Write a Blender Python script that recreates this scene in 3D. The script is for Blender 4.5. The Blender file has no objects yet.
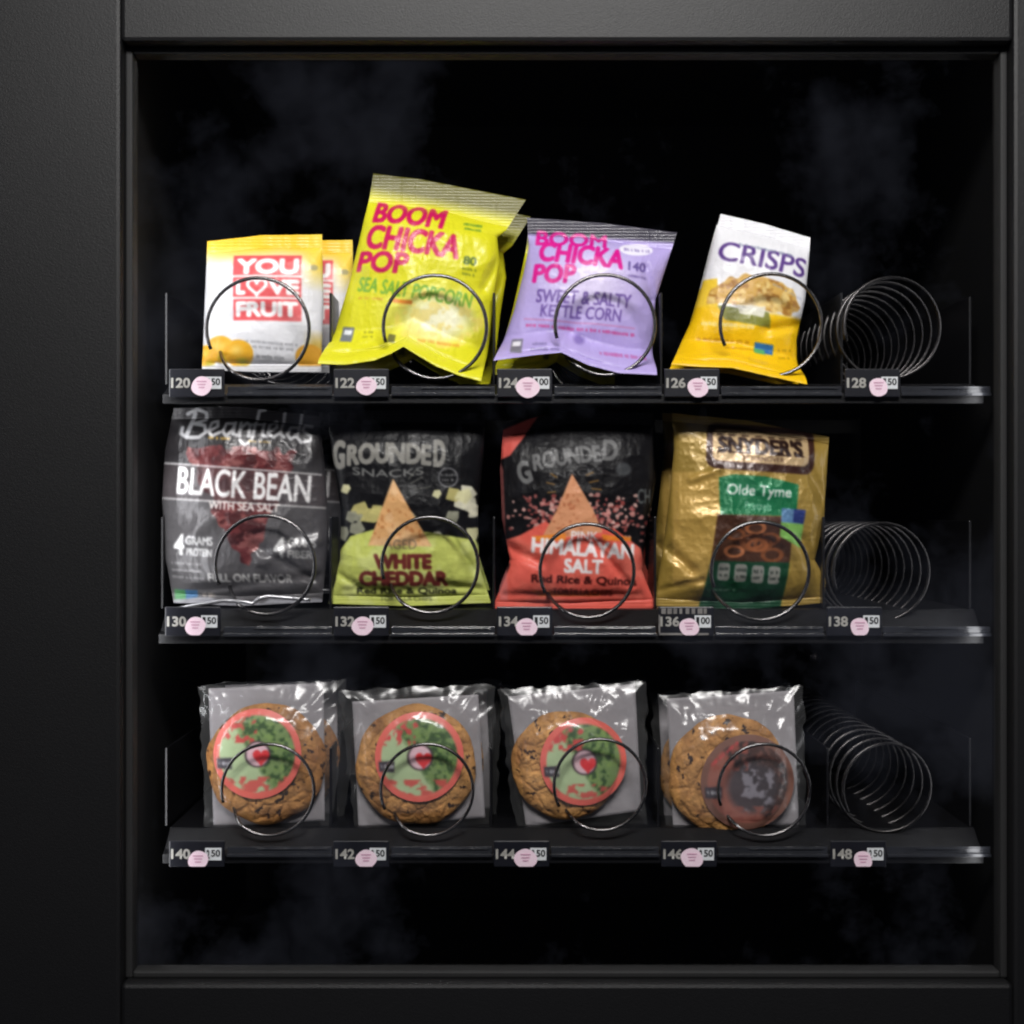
import bpy, math, random, mathutils
import numpy as np
random.seed(7); rng = np.random.default_rng(7)
SC = bpy.context.scene; COL = SC.collection
D = 1.4                                   # camera distance to the plane of the tray fronts, metres
def X(px): return (px-512)/1000.0
def Z(py): return (512-py)/1000.0

# ------------------------------------------------------------------ helpers
def lin(c):
    c = np.asarray(c, float)
    if c.max() > 1.001: c = c/255.0
    return np.where(c <= .04045, c/12.92, ((c+.055)/1.055)**2.4)
def tag(o, label=None, cat=None, group=None, kind=None):
    if label: o['label'] = label
    if cat: o['category'] = cat
    if group: o['group'] = group
    if kind: o['kind'] = kind
def empty(name, loc=(0,0,0), **k):
    o = bpy.data.objects.new(name, None); COL.objects.link(o); o.location = loc; o.empty_display_size = .02
    tag(o, **k); return o
def mesh_obj(name, V, F, mat, parent=None, smooth=False, col=None):
    me = bpy.data.meshes.new(name)
    if isinstance(F, np.ndarray):
        V = np.asarray(V, np.float32)
        me.vertices.add(len(V)); me.vertices.foreach_set('co', V.ravel())
        n, k = F.shape
        me.loops.add(n*k); me.loops.foreach_set('vertex_index', F.astype(np.int32).ravel())
        me.polygons.add(n); me.polygons.foreach_set('loop_start', np.arange(0, n*k, k, dtype=np.int32))
        me.update(calc_edges=True); me.validate()
    else:
        me.from_pydata([tuple(v) for v in V], [], F); me.update()
    if smooth: me.polygons.foreach_set('use_smooth', np.ones(len(me.polygons), bool))
    if col is not None:
        a = me.color_attributes.new('print', 'FLOAT_COLOR', 'POINT')
        c = np.ones((len(me.vertices), 4), np.float32); c[:, :3] = col[:len(me.vertices)]
        a.data.foreach_set('color', c.ravel())
    if mat: me.materials.append(mat)
    o = bpy.data.objects.new(name, me); COL.objects.link(o)
    if parent: o.parent = parent
    return o
class MB:
    def __init__(s): s.V = []; s.F = []
    def box(s, x0, x1, y0, y1, z0, z1):
        b = len(s.V)
        s.V += [(x0,y0,z0),(x1,y0,z0),(x1,y1,z0),(x0,y1,z0),(x0,y0,z1),(x1,y0,z1),(x1,y1,z1),(x0,y1,z1)]
        s.F += [tuple(b+i for i in f) for f in ((3,2,1,0),(4,5,6,7),(0,1,5,4),(1,2,6,5),(2,3,7,6),(3,0,4,7))]
        return s
    def prism_x(s, prof, x0, x1):           # closed (y,z) profile swept along x
        b = len(s.V); n = len(prof)
        s.V += [(x0,y,z) for y, z in prof]+[(x1,y,z) for y, z in prof]
        s.F += [(b+i, b+(i+1)%n, b+n+(i+1)%n, b+n+i) for i in range(n)]
        s.F += [tuple(b+i for i in range(n))[::-1], tuple(b+n+i for i in range(n))]
        return s
    def tube(s, P, r, n=8, caps=True):
        P = np.asarray(P, float); b = len(s.V)
        T = np.gradient(P, axis=0); T /= np.linalg.norm(T, axis=1)[:, None]
        up = np.array([0, 1, 0.]) if abs(T[0][1]) < .9 else np.array([1., 0, 0])
        N = up - T[0]*np.dot(up, T[0])
        for i in range(len(P)):
            N = N - T[i]*np.dot(N, T[i]); N /= np.linalg.norm(N); B = np.cross(T[i], N)
            for k in range(n):
                a = 2*math.pi*k/n; s.V.append(tuple(P[i]+r*(math.cos(a)*N+math.sin(a)*B)))
        for i in range(len(P)-1):
            for k in range(n):
                s.F.append((b+i*n+k, b+i*n+(k+1)%n, b+(i+1)*n+(k+1)%n, b+(i+1)*n+k))
        if caps:
            s.F.append(tuple(b+k for k in range(n))[::-1]); s.F.append(tuple(b+(len(P)-1)*n+k for k in range(n)))
        return s
    def build(s, name, mat, parent=None, smooth=False, bevel=0):
        o = mesh_obj(name, s.V, s.F, mat, parent, smooth)
        if bevel:
            m = o.modifiers.new('b', 'BEVEL'); m.width = bevel; m.segments = 2; m.limit_method = 'ANGLE'
        return o

# ------------------------------------------------------------------ value noise
LAT = rng.random((8, 256, 256))
def vn(x, y, k=0):
    L = LAT[k % 8]; xi = np.floor(x).astype(int); yi = np.floor(y).astype(int)
    fx = x-xi; fy = y-yi; fx = fx*fx*(3-2*fx); fy = fy*fy*(3-2*fy)
    a = L[yi & 255, xi & 255]; b = L[yi & 255, (xi+1) & 255]; c = L[(yi+1) & 255, xi & 255]; d = L[(yi+1) & 255, (xi+1) & 255]
    return (a*(1-fx)+b*fx)*(1-fy)+(c*(1-fx)+d*fx)*fy
def fbm(x, y, k=0, o=4):
    s = 0; a = .5; t = 0
    for i in range(o): s = s+a*vn(x*2**i+17*k, y*2**i+5*i, k+i); t += a; a *= .5
    return s/t
def ridged(x, y, k=0, o=3):
    s = 0; a = .6; t = 0
    for i in range(o): s = s+a*(1-abs(2*vn(x*1.9**i+9*k, y*1.9**i+3*i, k+i)-1)); t += a; a *= .5
    return s/t

# ------------------------------------------------------------------ printed artwork, drawn in millimetres and stored per vertex
_tc = {}
def text_tris(s, bold=0.0):
    if (s, bold) in _tc: return _tc[(s, bold)]
    cu = bpy.data.curves.new('t', 'FONT'); cu.body = s; cu.offset = bold; cu.resolution_u = 5
    o = bpy.data.objects.new('t', cu); COL.objects.link(o)
    me = bpy.data.meshes.new_from_object(o.evaluated_get(bpy.context.evaluated_depsgraph_get()))
    me.calc_loop_triangles()
    V = np.array([v.co[:2] for v in me.vertices]); T = np.array([t.vertices[:] for t in me.loop_triangles])
    bpy.data.objects.remove(o); bpy.data.curves.remove(cu); bpy.data.meshes.remove(me)
    V = V-V.min(0); V = V/np.maximum(V.max(0), 1e-6)
    _tc[(s, bold)] = (V, T); return V, T
class Canvas:
    def __init__(s, x0, y0, x1, y1, base, res=3):
        s.x0, s.y0, s.res = x0-6, y0-6, res
        s.w = int((x1-x0+12)*res); s.h = int((y1-y0+12)*res)
        s.A = np.zeros((s.h, s.w, 3)); s.A[:] = np.array(base)/255.
        yy, xx = np.mgrid[0:s.h, 0:s.w]; s.px = xx/res+s.x0; s.py = yy/res+s.y0
    def paint(s, mask, c, alpha=1):
        m = (mask*alpha)[..., None]; c = np.array(c)/255. if np.ndim(c) == 1 else c
        s.A = s.A*(1-m)+c*m
    def poly_mask(s, pts):
        m = np.zeros((s.h, s.w), bool); n = len(pts); x, y = s.px, s.py
        for i in range(n):
            (xa, ya), (xb, yb) = pts[i], pts[(i+1) % n]
            if ya == yb: continue
            m ^= ((ya > y) != (yb > y)) & (x < (xb-xa)*(y-ya)/(yb-ya)+xa)
        return m.astype(float)
    def poly(s, pts, c, alpha=1, wob=0, k=0):
        if wob:
            ox, oy = s.px, s.py
            s.px = ox+wob*(vn(ox/7, oy/7, k)-.5)*2; s.py = oy+wob*(vn(ox/7+50, oy/7, k+1)-.5)*2
            m = s.poly_mask(pts); s.px, s.py = ox, oy
        else: m = s.poly_mask(pts)
        s.paint(m, c, alpha); return m
    def ell(s, cx, cy, rx, ry, c, alpha=1, soft=0, ring=0):
        d = np.sqrt(((s.px-cx)/rx)**2+((s.py-cy)/ry)**2)
        m = np.clip((1-d)/soft, 0, 1) if soft else (d < 1).astype(float)
        if ring: m = m*(d > 1-ring)
        s.paint(m, c, alpha); return m
    def noise(s, mask, c, scale, thr=.5, soft=.08, alpha=1, k=0):
        n = fbm(s.px/scale, s.py/scale, k); s.paint(mask*np.clip((n-thr)/soft, 0, 1), c, alpha)
    def tris(s, P, T, c, alpha=1, fat=0):
        m = np.zeros((s.h, s.w)); Q = (P-np.array([s.x0, s.y0]))*s.res
        for t in T:
            a, b, d = Q[t[0]], Q[t[1]], Q[t[2]]
            x0 = max(int(min(a[0], b[0], d[0])), 0); x1 = min(int(max(a[0], b[0], d[0]))+2, s.w)
            y0 = max(int(min(a[1], b[1], d[1])), 0); y1 = min(int(max(a[1], b[1], d[1]))+2, s.h)
            if x1 <= x0 or y1 <= y0: continue
            X_, Y_ = np.arange(x0, x1)[None, :], np.arange(y0, y1)[:, None]
            e1 = (b[0]-a[0])*(Y_-a[1])-(b[1]-a[1])*(X_-a[0])
            e2 = (d[0]-b[0])*(Y_-b[1])-(d[1]-b[1])*(X_-b[0])
            e3 = (a[0]-d[0])*(Y_-d[1])-(a[1]-d[1])*(X_-d[0])
            ins = ((e1 >= 0) & (e2 >= 0) & (e3 >= 0)) | ((e1 <= 0) & (e2 <= 0) & (e3 <= 0))
            m[y0:y1, x0:x1][ins] = 1
        M = m
        n = int(math.ceil(fat))
        for j in range(-n, n+1):
            for i in range(-n, n+1):
                if (i or j) and i*i+j*j <= fat*fat: M = np.maximum(M, np.roll(np.roll(m, i, 1), j, 0))
        s.paint(M, c, alpha)
    def text(s, t, x0, y0, x1, y1, c, rot=0, bold=.02, shear=0, arch=0, alpha=1, slope=None):
        # (x0,y0)-(x1,y1): the box the word fills before it is turned; rot clockwise degrees about the box centre
        V, T = text_tris(t, 0); w, h = x1-x0, y1-y0
        fat = bold*h/.7*s.res; w -= 2*fat/s.res; h -= 2*fat/s.res
        x = (V[:, 0]-.5)*w+shear*(V[:, 1]-.5)*h; y = -(V[:, 1]-.5)*h-arch*(1-(2*V[:, 0]-1)**2)
        a = math.radians(rot)
        P = np.stack([(x0+x1)/2+x*math.cos(a)-y*math.sin(a), (y0+y1)/2+x*math.sin(a)+y*math.cos(a)], 1)
        s.tris(P, T, c, alpha, fat)
    def stroke(s, pts, w, c, alpha=1):
        m = np.zeros((s.h, s.w), bool)
        for (xa, ya), (xb, yb) in zip(pts[:-1], pts[1:]):
            dx, dy = xb-xa, yb-ya; L = max(dx*dx+dy*dy, 1e-6)
            t = np.clip(((s.px-xa)*dx+(s.py-ya)*dy)/L, 0, 1)
            m |= (s.px-xa-t*dx)**2+(s.py-ya-t*dy)**2 < (w/2)**2
        s.paint(m.astype(float), c, alpha)
    def micro(s, x0, y0, x1, y1, c, rot=0, alpha=.7, k=0):     # print too small to read in the photograph
        r = random.Random(k); x = x0; a = math.radians(rot); h = y1-y0
        while x < x1:
            w = r.uniform(1.0, 2.2); yb = y0+(x-x0)*math.tan(a)
            s.poly([(x, yb+r.uniform(0, .3)*h), (x+w, yb+r.uniform(0, .3)*h), (x+w, yb+h), (x, yb+h*r.uniform(.7, 1))], c, alpha)
            x += w+(r.uniform(.5, .9) if r.random() < .8 else 2.4)
    def blur(s, n):
        for _ in range(2):
            for ax in (0, 1):
                k = n; B = s.A.copy()
                for j in range(1, k+1): B += np.roll(s.A, j, ax)+np.roll(s.A, -j, ax)
                s.A = B/(2*k+1)
    def sample(s, x, y):
        fx = np.clip((x-s.x0)*s.res, 0, s.w-2); fy = np.clip((y-s.y0)*s.res, 0, s.h-2)
        xi = fx.astype(int); yi = fy.astype(int); fx = (fx-xi)[..., None]; fy = (fy-yi)[..., None]; A = s.A
        c = (A[yi, xi]*(1-fx)+A[yi, xi+1]*fx)*(1-fy)+(A[yi+1, xi]*(1-fx)+A[yi+1, xi+1]*fx)*fy
        return lin(np.clip(c, 0, 1)*.9999)

# ------------------------------------------------------------------ materials
def mat(name, color, rough=.5, metal=0, spec=.5, coat=0, bump=None, vcol=False, var=None, emit=None):
    m = bpy.data.materials.new(name); m.use_nodes = True; nt = m.node_tree; b = nt.nodes['Principled BSDF']
    b.inputs['Base Color'].default_value = (*lin(color), 1); b.inputs['Roughness'].default_value = rough
    b.inputs['Metallic'].default_value = metal; b.inputs['Specular IOR Level'].default_value = spec
    b.inputs['Coat Weight'].default_value = coat; b.inputs['Coat Roughness'].default_value = .12
    tc = nt.nodes.new('ShaderNodeTexCoord')
    if vcol:
        a = nt.nodes.new('ShaderNodeVertexColor'); a.layer_name = 'print'
        nt.links.new(a.outputs['Color'], b.inputs['Base Color'])
    if var:                                  # (scale, second colour)
        n = nt.nodes.new('ShaderNodeTexNoise'); n.inputs['Scale'].default_value = var[0]; n.inputs['Detail'].default_value = 6
        r = nt.nodes.new('ShaderNodeMix'); r.data_type = 'RGBA'
        r.inputs[6].default_value = (*lin(color), 1); r.inputs[7].default_value = (*lin(var[1]), 1)
        nt.links.new(tc.outputs['Object'], n.inputs['Vector']); nt.links.new(n.outputs['Fac'], r.inputs[0]); nt.links.new(r.outputs[2], b.inputs['Base Color'])
    if bump:                                 # (scale, distance)
        n = nt.nodes.new('ShaderNodeTexNoise'); n.inputs['Scale'].default_value = bump[0]; n.inputs['Detail'].default_value = 4
        u = nt.nodes.new('ShaderNodeBump'); u.inputs['Distance'].default_value = bump[1]; u.inputs['Strength'].default_value = 1
        nt.links.new(tc.outputs['Object'], n.inputs['Vector']); nt.links.new(n.outputs['Fac'], u.inputs['Height']); nt.links.new(u.outputs['Normal'], b.inputs['Normal'])
    if emit: b.inputs['Emission Color'].default_value = (*lin(emit[0]), 1); b.inputs['Emission Strength'].default_value = emit[1]
    return m
def clear(name, gloss, rough, tint=(1, 1, 1), haze=0, bump=None):
    m = bpy.data.materials.new(name); m.use_nodes = True; nt = m.node_tree; nt.nodes.clear()
    out = nt.nodes.new('ShaderNodeOutputMaterial'); t = nt.nodes.new('ShaderNodeBsdfTransparent'); t.inputs[0].default_value = (*tint, 1)
    g = nt.nodes.new('ShaderNodeBsdfGlossy'); g.inputs['Roughness'].default_value = rough
    lw = nt.nodes.new('ShaderNodeLayerWeight'); pw = nt.nodes.new('ShaderNodeMath'); pw.operation = 'POWER'; pw.inputs[1].default_value = 5
    f = nt.nodes.new('ShaderNodeMath'); f.operation = 'MULTIPLY_ADD'; f.inputs[1].default_value = 1-gloss; f.inputs[2].default_value = gloss
    nt.links.new(lw.outputs['Facing'], pw.inputs[0]); nt.links.new(pw.outputs[0], f.inputs[0])
    mx = nt.nodes.new('ShaderNodeMixShader'); nt.links.new(f.outputs[0], mx.inputs[0])
    src = t.outputs[0]
    if haze:
        d = nt.nodes.new('ShaderNodeBsdfDiffuse'); d.inputs[0].default_value = (.8, .8, .8, 1)
        m2 = nt.nodes.new('ShaderNodeMixShader'); m2.inputs[0].default_value = haze
        nt.links.new(t.outputs[0], m2.inputs[1]); nt.links.new(d.outputs[0], m2.inputs[2]); src = m2.outputs[0]
    nt.links.new(src, mx.inputs[1]); nt.links.new(g.outputs[0], mx.inputs[2]); nt.links.new(mx.outputs[0], out.inputs[0])
    if bump:
        tc = nt.nodes.new('ShaderNodeTexCoord'); n = nt.nodes.new('ShaderNodeTexNoise'); n.inputs['Scale'].default_value = bump[0]
        u = nt.nodes.new('ShaderNodeBump'); u.inputs['Distance'].default_value = bump[1]
        nt.links.new(tc.outputs['Object'], n.inputs['Vector']); nt.links.new(n.outputs['Fac'], u.inputs['Height']); nt.links.new(u.outputs['Normal'], g.inputs['Normal'])
    return m
M_BAG = mat('printed_foil', (200,200,200), .42, 0, .4, .1, (260, .0004), vcol=True)
M_DARKBAG = mat('printed_dark_foil', (200,200,200), .36, .15, .4, .12, (260, .0004), vcol=True)
M_MATTE = mat('printed_matte_film', (200,200,200), .42, 0, .22, .04, (300, .0003), vcol=True)
M_GOLD = mat('printed_gold_foil', (200,200,200), .4, .2, .5, .2, (260, .0004), vcol=True)
M_BLACK = mat('black_powder_coat', (17,17,19), .5, 0, .35, 0, (900, .0003), var=(6, (11,11,12)))
M_IN = mat('interior_black', (9,9,10), .75, 0, .2, 0, var=(4, (14,14,15)))
M_TRAY = mat('tray_black', (9,9,11), .42, 0, .35, 0, (500, .0002), var=(30, (13,13,16)))
M_DIV = mat('divider_black', (13,13,15), .3, 0, .5, 0, var=(12, (22,22,25)))
M_WIRE = mat('wire_steel', (138,136,136), .27, 1, .5, 0, (120, .0002), var=(60, (84,82,82)))
M_DIMWIRE = mat('dimmed_wire_steel', (84,82,82), .3, 1, .5, 0, (120, .0002), var=(60, (50,49,49)))  # darker copy of the wire steel, dimming the empty coils by colour
M_LIP = mat('lip_plastic', (50,52,58), .24, 0, .6, .2, (80, .001), var=(25, (30,31,34)))
M_CARD = mat('label_black', (16,17,24), .35, 0, .5, 0, var=(60, (26,27,34)))
M_CARDG = mat('label_grey', (150,146,142), .5, 0, .5, 0, var=(120, (60,58,58)))
M_CHIP = mat('chip_white', (225,228,230), .5, var=(40, (205,208,212)))
M_INK = mat('ink_black', (18,18,20), .5)
M_NUM = mat('number_white', (190,188,182), .5, var=(90, (120,118,112)))
M_PINK = mat('sticker_pink', (242,206,224), .55, var=(150, (246,228,238)))
M_PRINT = mat('faint_print', (205,150,180), .6)
M_FOIL = mat('silver_foil', (190,190,194), .3, .8, .5, 0, (90, .002))
M_GASKET = mat('rubber_gasket', (24,24,25), .7, var=(20, (16,16,17)))
M_PAPER = mat('paper_card', (158,154,157), .7, 0, .3, 0, (60, .0012), var=(14, (134,130,134)))
M_COOKIE = mat('cookie', (150,100,50), .75, 0, .25, 0, (420, .0012), vcol=True)
M_STICK = mat('printed_sticker', (200,200,200), .45, 0, .4, 0, vcol=True)
M_FILM = clear('cello_film', .05, .22, haze=.03, bump=(28, .0022))
M_GLASS = clear('window_glass', .035, .0)
M_BRASS = mat('brass_glint', (190,120,50), .25, 1)
M_ZINC = mat('zinc_glint', (200,190,185), .25, 1)

# ------------------------------------------------------------------ snack bags
STEP = .85
def prof(pts, t): a = np.array(sorted(pts)); return np.interp(t, a[:, 0], a[:, 1])
def make_bag(name, cv, left, right, top, bot, Y=.047, lean=.05, T=21, seals=(.09, .95), creases=(), amp=1.0, seed=0, m=M_BAG, sidepow=.55, flap=0, kick=0, **tags):
    """left/right: (y,x) outline points; top/bot: (x,y) outline points, all in mm on the tray-front plane."""
    s = 1+Y/D; cx = (bot[0][0]+bot[-1][0])/2; by = max(p[1] for p in bot)
    root = empty(name, (X(cx)*s, Y, Z(by)*s), **tags)
    W = max(p[1] for p in right)-min(p[1] for p in left); H = by-min(p[1] for p in top)
    nu, nv = int(W/STEP), int(H/STEP)
    u, v = np.meshgrid(np.linspace(0, 1, nu), np.linspace(0, 1, nv))
    tx0, tx1 = top[0][0], top[-1][0]; bx0, bx1 = bot[0][0], bot[-1][0]
    yt = prof([((x-tx0)/(tx1-tx0), y) for x, y in top], u); yb = prof([((x-bx0)/(bx1-bx0), y) for x, y in bot], u)
    lt, lb = top[0][1], bot[0][1]; rt, rb = top[-1][1], bot[-1][1]
    py = yt+(yb-yt)*v
    xl = prof([((y-lt)/(lb-lt), x) for y, x in left], v); xr = prof([((y-rt)/(rb-rt), x) for y, x in right], v)
    px = xl+(xr-xl)*u
    v0, v1 = seals; w = np.clip((v-v0)/(v1-v0), 0, 1)
    vert = np.clip(1-np.abs(2*w-1)**3.2, 0, 1)**.75; side = np.clip(1-np.abs(2*u-1)**2.2, 0, 1)**sidepow
    body = vert*side
    inner = np.clip(body*2.2, 0, 1)
    d = T*body
    k = seed
    # pleats running in from the seals, broad crumples, fine crinkle
    pu = u*W/11+1.6*fbm(u*4, v*3, k)
    d += inner*(2.2 if m is M_BAG else 1.3)*(np.exp(-w*7)+np.exp(-(1-w)*7))*(ridged(pu, v*2.0+k, k, 2)-.5)
    d += amp*inner*5.0*(ridged(px/52+k, py/60, k+1, 2)-.55)
    d += amp*inner*1.5*(ridged(px/19+3*k, py/23, k+2, 3)-.55)
    d += amp*inner*.5*(fbm(px/6, py/7, k+3, 2)-.5)
    for (xa, ya), (xb, yb_), wd, dp in creases:
        dx, dy = xb-xa, yb_-ya; L = dx*dx+dy*dy; t = np.clip(((px-xa)*dx+(py-ya)*dy)/L, 0, 1)
        r2 = (px-xa-t*dx)**2+(py-ya-t*dy)**2; d += dp*np.exp(-r2/(wd*wd))*np.clip(inner+.3, 0, 1)
    seal = np.clip((v0-v)/v0*6, 0, 1)+np.clip((v-v1)/(1-v1)*6, 0, 1)
    d += seal*.17*np.sin(py*2*math.pi/3.2)+seal*1.3*(fbm(px/22, py*0+k, k)-.5)*2
    Yo = -d/1000 + lean*(by-py)/1000 + flap*np.clip((v0*1.6-v)/(v0*1.6), 0, 1)
    kk = np.clip((v-.80)/.20, 0, 1); kk = -kick*kk*kk*(3-2*kk); Yo = Yo+kk
    V = np.stack([(px-cx)*s/1000, Yo, (by-py)*s/1000], -1)
    C = cv.sample(px, py)
    def grid(V, C, r0, r1, nm, flip=False, step=1):
        sel = list(range(r0, r1+1, step)); sel = sel if sel[-1] == r1 else sel+[r1]
        cs = list(range(0, nu, step)); cs = cs if cs[-1] == nu-1 else cs+[nu-1]
        v_ = V[np.ix_(sel, cs)]; c_ = C[np.ix_(sel, cs)]; a, b = len(sel), len(cs)
        i = np.arange(a*b).reshape(a, b); q = [i[:-1, :-1], i[1:, :-1], i[1:, 1:], i[:-1, 1:]]
        if flip: q = q[::-1]
        return v_.reshape(-1, 3), np.stack([x.ravel() for x in q], 1), c_.reshape(-1, 3)
    r0, r1 = int(nv*v0), int(nv*v1)
    # the back of the pouch: same outline, bulging the other way, plain foil
    Vb = V.copy(); Vb[..., 1] = lean*(by-py)/1000+flap*np.clip((v0*1.6-v)/(v0*1.6), 0, 1)+np.maximum(T*body*.8, .45)/1000+kk
    Vb[..., 1] = np.maximum(Vb[..., 1], Yo+.0006)
    Cb = np.ones_like(C)*C.reshape(-1, 3).mean(0)*.8
    a = grid(V, C, r0, r1, ''); b = grid(Vb, Cb, r0, r1, '', True, 4)
    n = len(a[0]); mesh_obj('bag_body', np.vstack([a[0], b[0]]), np.vstack([a[1], b[1]+n]), m, root, True, np.vstack([a[2], b[2]]))
    for nm, ra, rb_ in (('top_seal', 0, r0), ('bottom_seal', r1, nv-1)):
        a = grid(V, C, ra, rb_, ''); b = grid(Vb, Cb, ra, rb_, '', True, 1); n = len(a[0])
        i = np.arange(n).reshape(rb_-ra+1, nu)
        rim = [np.stack([i[0, :-1], i[0, 1:], i[0, 1:]+n, i[0, :-1]+n], 1), np.stack([i[-1, :-1]+n, i[-1, 1:]+n, i[-1, 1:], i[-1, :-1]], 1)]
        mesh_obj(nm, np.vstack([a[0], b[0]]), np.vstack([a[1], b[1]+n]+rim), m, root, True, np.vstack([a[2], b[2]]))
    return root
def dup(root, dx, dy, dz, sc=1, **tags):
    r = root.copy(); COL.objects.link(r); r.location = (root.location[0]+dx, root.location[1]+dy, root.location[2]+dz)
    r.scale = (sc, sc, sc)
    for k in ('label', 'group'):
        if k in r: del r[k]
    tag(r, **tags)
    for ch in root.children:
        c = ch.copy(); COL.objects.link(c); c.parent = r
    return r
G1 = 'snack bags on the top tray'; G2 = 'snack bags on the middle tray'; G3 = 'wrapped cookies on the bottom tray'

# --- fruit snack pouch
c = Canvas(196, 228, 330, 380, (232,232,236))
yw = (246,200,40)
c.paint(np.clip((266-c.py+6*(vn(c.px/20, c.py/20)-.5))/22, 0, 1), yw)
c.paint(np.clip((c.px-300)/14, 0, 1)*np.clip((292-c.py)/30, 0, 1), (250,214,70))
c.paint(np.clip((c.px-304)/10, 0, 1)*np.clip((c.py-330)/15, 0, 1), (216,186,90))
c.poly([(234,256),(302,256),(303,323),(236,322)], (222,84,88)); 
c.text('YOU', 238, 259, 300, 276, (250,246,246), 0, .06)
c.poly([(232,277),(303,277),(303,279),(232,279)], (240,240,240)); c.poly([(232,299),(303,299),(303,301),(232,301)], (240,240,240))
c.text('L', 238, 281, 248, 297, (250,246,246), 0, .06); c.text('VE', 270, 281, 301, 297, (250,246,246), 0, .06)
hx = [(259+8.4*math.sin(t)**3*1.1, 288-.55*(13*math.cos(t)-5*math.cos(2*t)-2*math.cos(3*t)-math.cos(4*t))) for t in np.linspace(0, 2*math.pi, 30)]
c.stroke(hx, 3.0, (250,246,246))
c.text('FRUIT', 238, 303, 300, 319, (250,246,246), 0, .06)
c.micro(247, 341, 297, 344, (110,110,115), 4, .6, 1); c.micro(250, 346, 293, 349, (110,110,115), 4, .6, 2); c.micro(258, 355, 284, 359, (110,110,115), 4, .6, 3)
for (a, b, r) in ((222,350,15), (240,354,15), (206,356,12)):
    c.ell(a, b, r, r*.86, (240,178,40)); c.ell(a-2, b-3, r*.6, r*.5, (250,214,110), .8, .8); c.ell(a+3, b+8, r*.6, r*.35, (150,170,50), .6, .8)
c.ell(310, 358, 14, 13, (228,166,50)); c.ell(314, 268, 4, 3, (150,150,130), .7)
c.poly([(205,366),(330,366),(330,380),(200,380)], (205,205,208)); c.blur(2)
bag_fruit = make_bag('fruit_snack_pouch', c, [(240,206),(300,204),(371,202)], [(233,321),(300,323),(372,321)], [(206,240),(260,234),(321,233)], [(202,370),(260,372),(321,372)],
    T=16, seals=(.1,.94), seed=1, amp=.8, label='white and yellow fruit snack pouch with white lettering in a red square', cat='snack bag', group=G1)

# --- lime popcorn bag
LIME = (226,222,38); MAG = (204,18,92)
c = Canvas(318, 164, 534, 392, LIME)
c.paint(np.clip((206-c.py+(c.px-430)*.18)/14, 0, 1), (104,100,30))  # top flap darkened in the print colour, standing in for weaker light
c.ell(432, 318, 62, 40, (242,240,150), .9, .7); c.ell(440, 322, 40, 28, (255,253,225), .95, .6)
c.noise((((c.px-440)/44)**2+((c.py-322)/30)**2 < 1).astype(float), (250,226,120), 7, .5, .1, .6, 4)
c.text('BOOM', 374, 203, 446, 228, MAG, 7, .036, .08); c.text('CHICKA', 367, 231, 462, 257, MAG, 8, .034, .08); c.text('POP', 359, 254, 410, 276, MAG, 5, .036, .12)
c.text('SEA SALT POPCORN', 359, 287, 473, 302, (120,178,60), 9, .02, .1)
c.micro(360, 298, 384, 301, (200,120,60), 6, .6, 5); c.poly([(394,301),(414,304),(414,308),(394,305)], (226,120,40), .8)
c.text('80', 464, 259, 477, 268, (70,100,40), 6, .03); c.micro(463, 270, 476, 273, (90,110,40), 6, .8, 6); c.micro(463, 275, 476, 278, (90,110,40), 6, .8, 7)
c.micro(464, 222, 480, 226, (90,140,50), 6, .9, 8); c.micro(465, 228, 480, 231, (90,140,50), 6, .9, 9)
c.poly([(344,328),(356,329),(354,345),(342,344)], (120,125,130)); c.poly([(346,331),(354,332),(353,337),(345,336)], (235,238,240)); c.micro(366, 333, 375, 336, (140,140,40), 0, .8, 10); c.micro(365, 338, 375, 341, (140,140,40), 0, .8, 11)
c.poly([(391,337),(398,338),(397,347),(390,346)], (110,110,60)); c.micro(420, 342, 460, 346, (230,140,50), 6, .7, 12)
c.blur(2)
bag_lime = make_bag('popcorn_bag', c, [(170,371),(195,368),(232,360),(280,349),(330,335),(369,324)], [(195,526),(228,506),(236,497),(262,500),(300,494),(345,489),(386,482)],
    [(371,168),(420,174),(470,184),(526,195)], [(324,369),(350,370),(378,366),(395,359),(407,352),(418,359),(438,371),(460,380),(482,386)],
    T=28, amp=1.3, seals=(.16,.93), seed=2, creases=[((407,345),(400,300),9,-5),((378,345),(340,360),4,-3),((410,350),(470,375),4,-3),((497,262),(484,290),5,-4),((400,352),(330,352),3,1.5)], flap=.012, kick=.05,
    label='lime green popcorn bag reading SEA SALT POPCORN with shade painted into its top flap', cat='snack bag', group=G1)

# --- lilac popcorn bag
c = Canvas(490, 215, 684, 384, (184,168,226))
c.ell(590, 285, 60, 48, (226,216,246), .9, .8)
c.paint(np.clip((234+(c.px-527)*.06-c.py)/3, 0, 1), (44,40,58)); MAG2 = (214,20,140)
c.text('BOOM', 536, 231, 607, 248, MAG2, 4, .036, .06); c.text('CHICKA', 539, 246, 624, 268, MAG2, 7, .035, .08); c.text('POP', 533, 266, 575, 286, MAG2, 3, .036, .1)
c.text('SWEET & SALTY', 536, 294, 630, 308, (110,84,160), 4, .025, .06); c.text('KETTLE CORN', 540, 309, 620, 322, (110,84,160), 4, .025, .06)
c.poly([(524,320),(634,330),(634,331),(524,321)], (200,120,170)); c.micro(526, 325, 632, 328.5, (206,60,130), 5.5, .85, 20)
c.text('140', 627, 264, 645, 274, (90,70,140), 5, .03); c.micro(627, 277, 644, 280, (90,70,140), 5, .8, 21)
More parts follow.
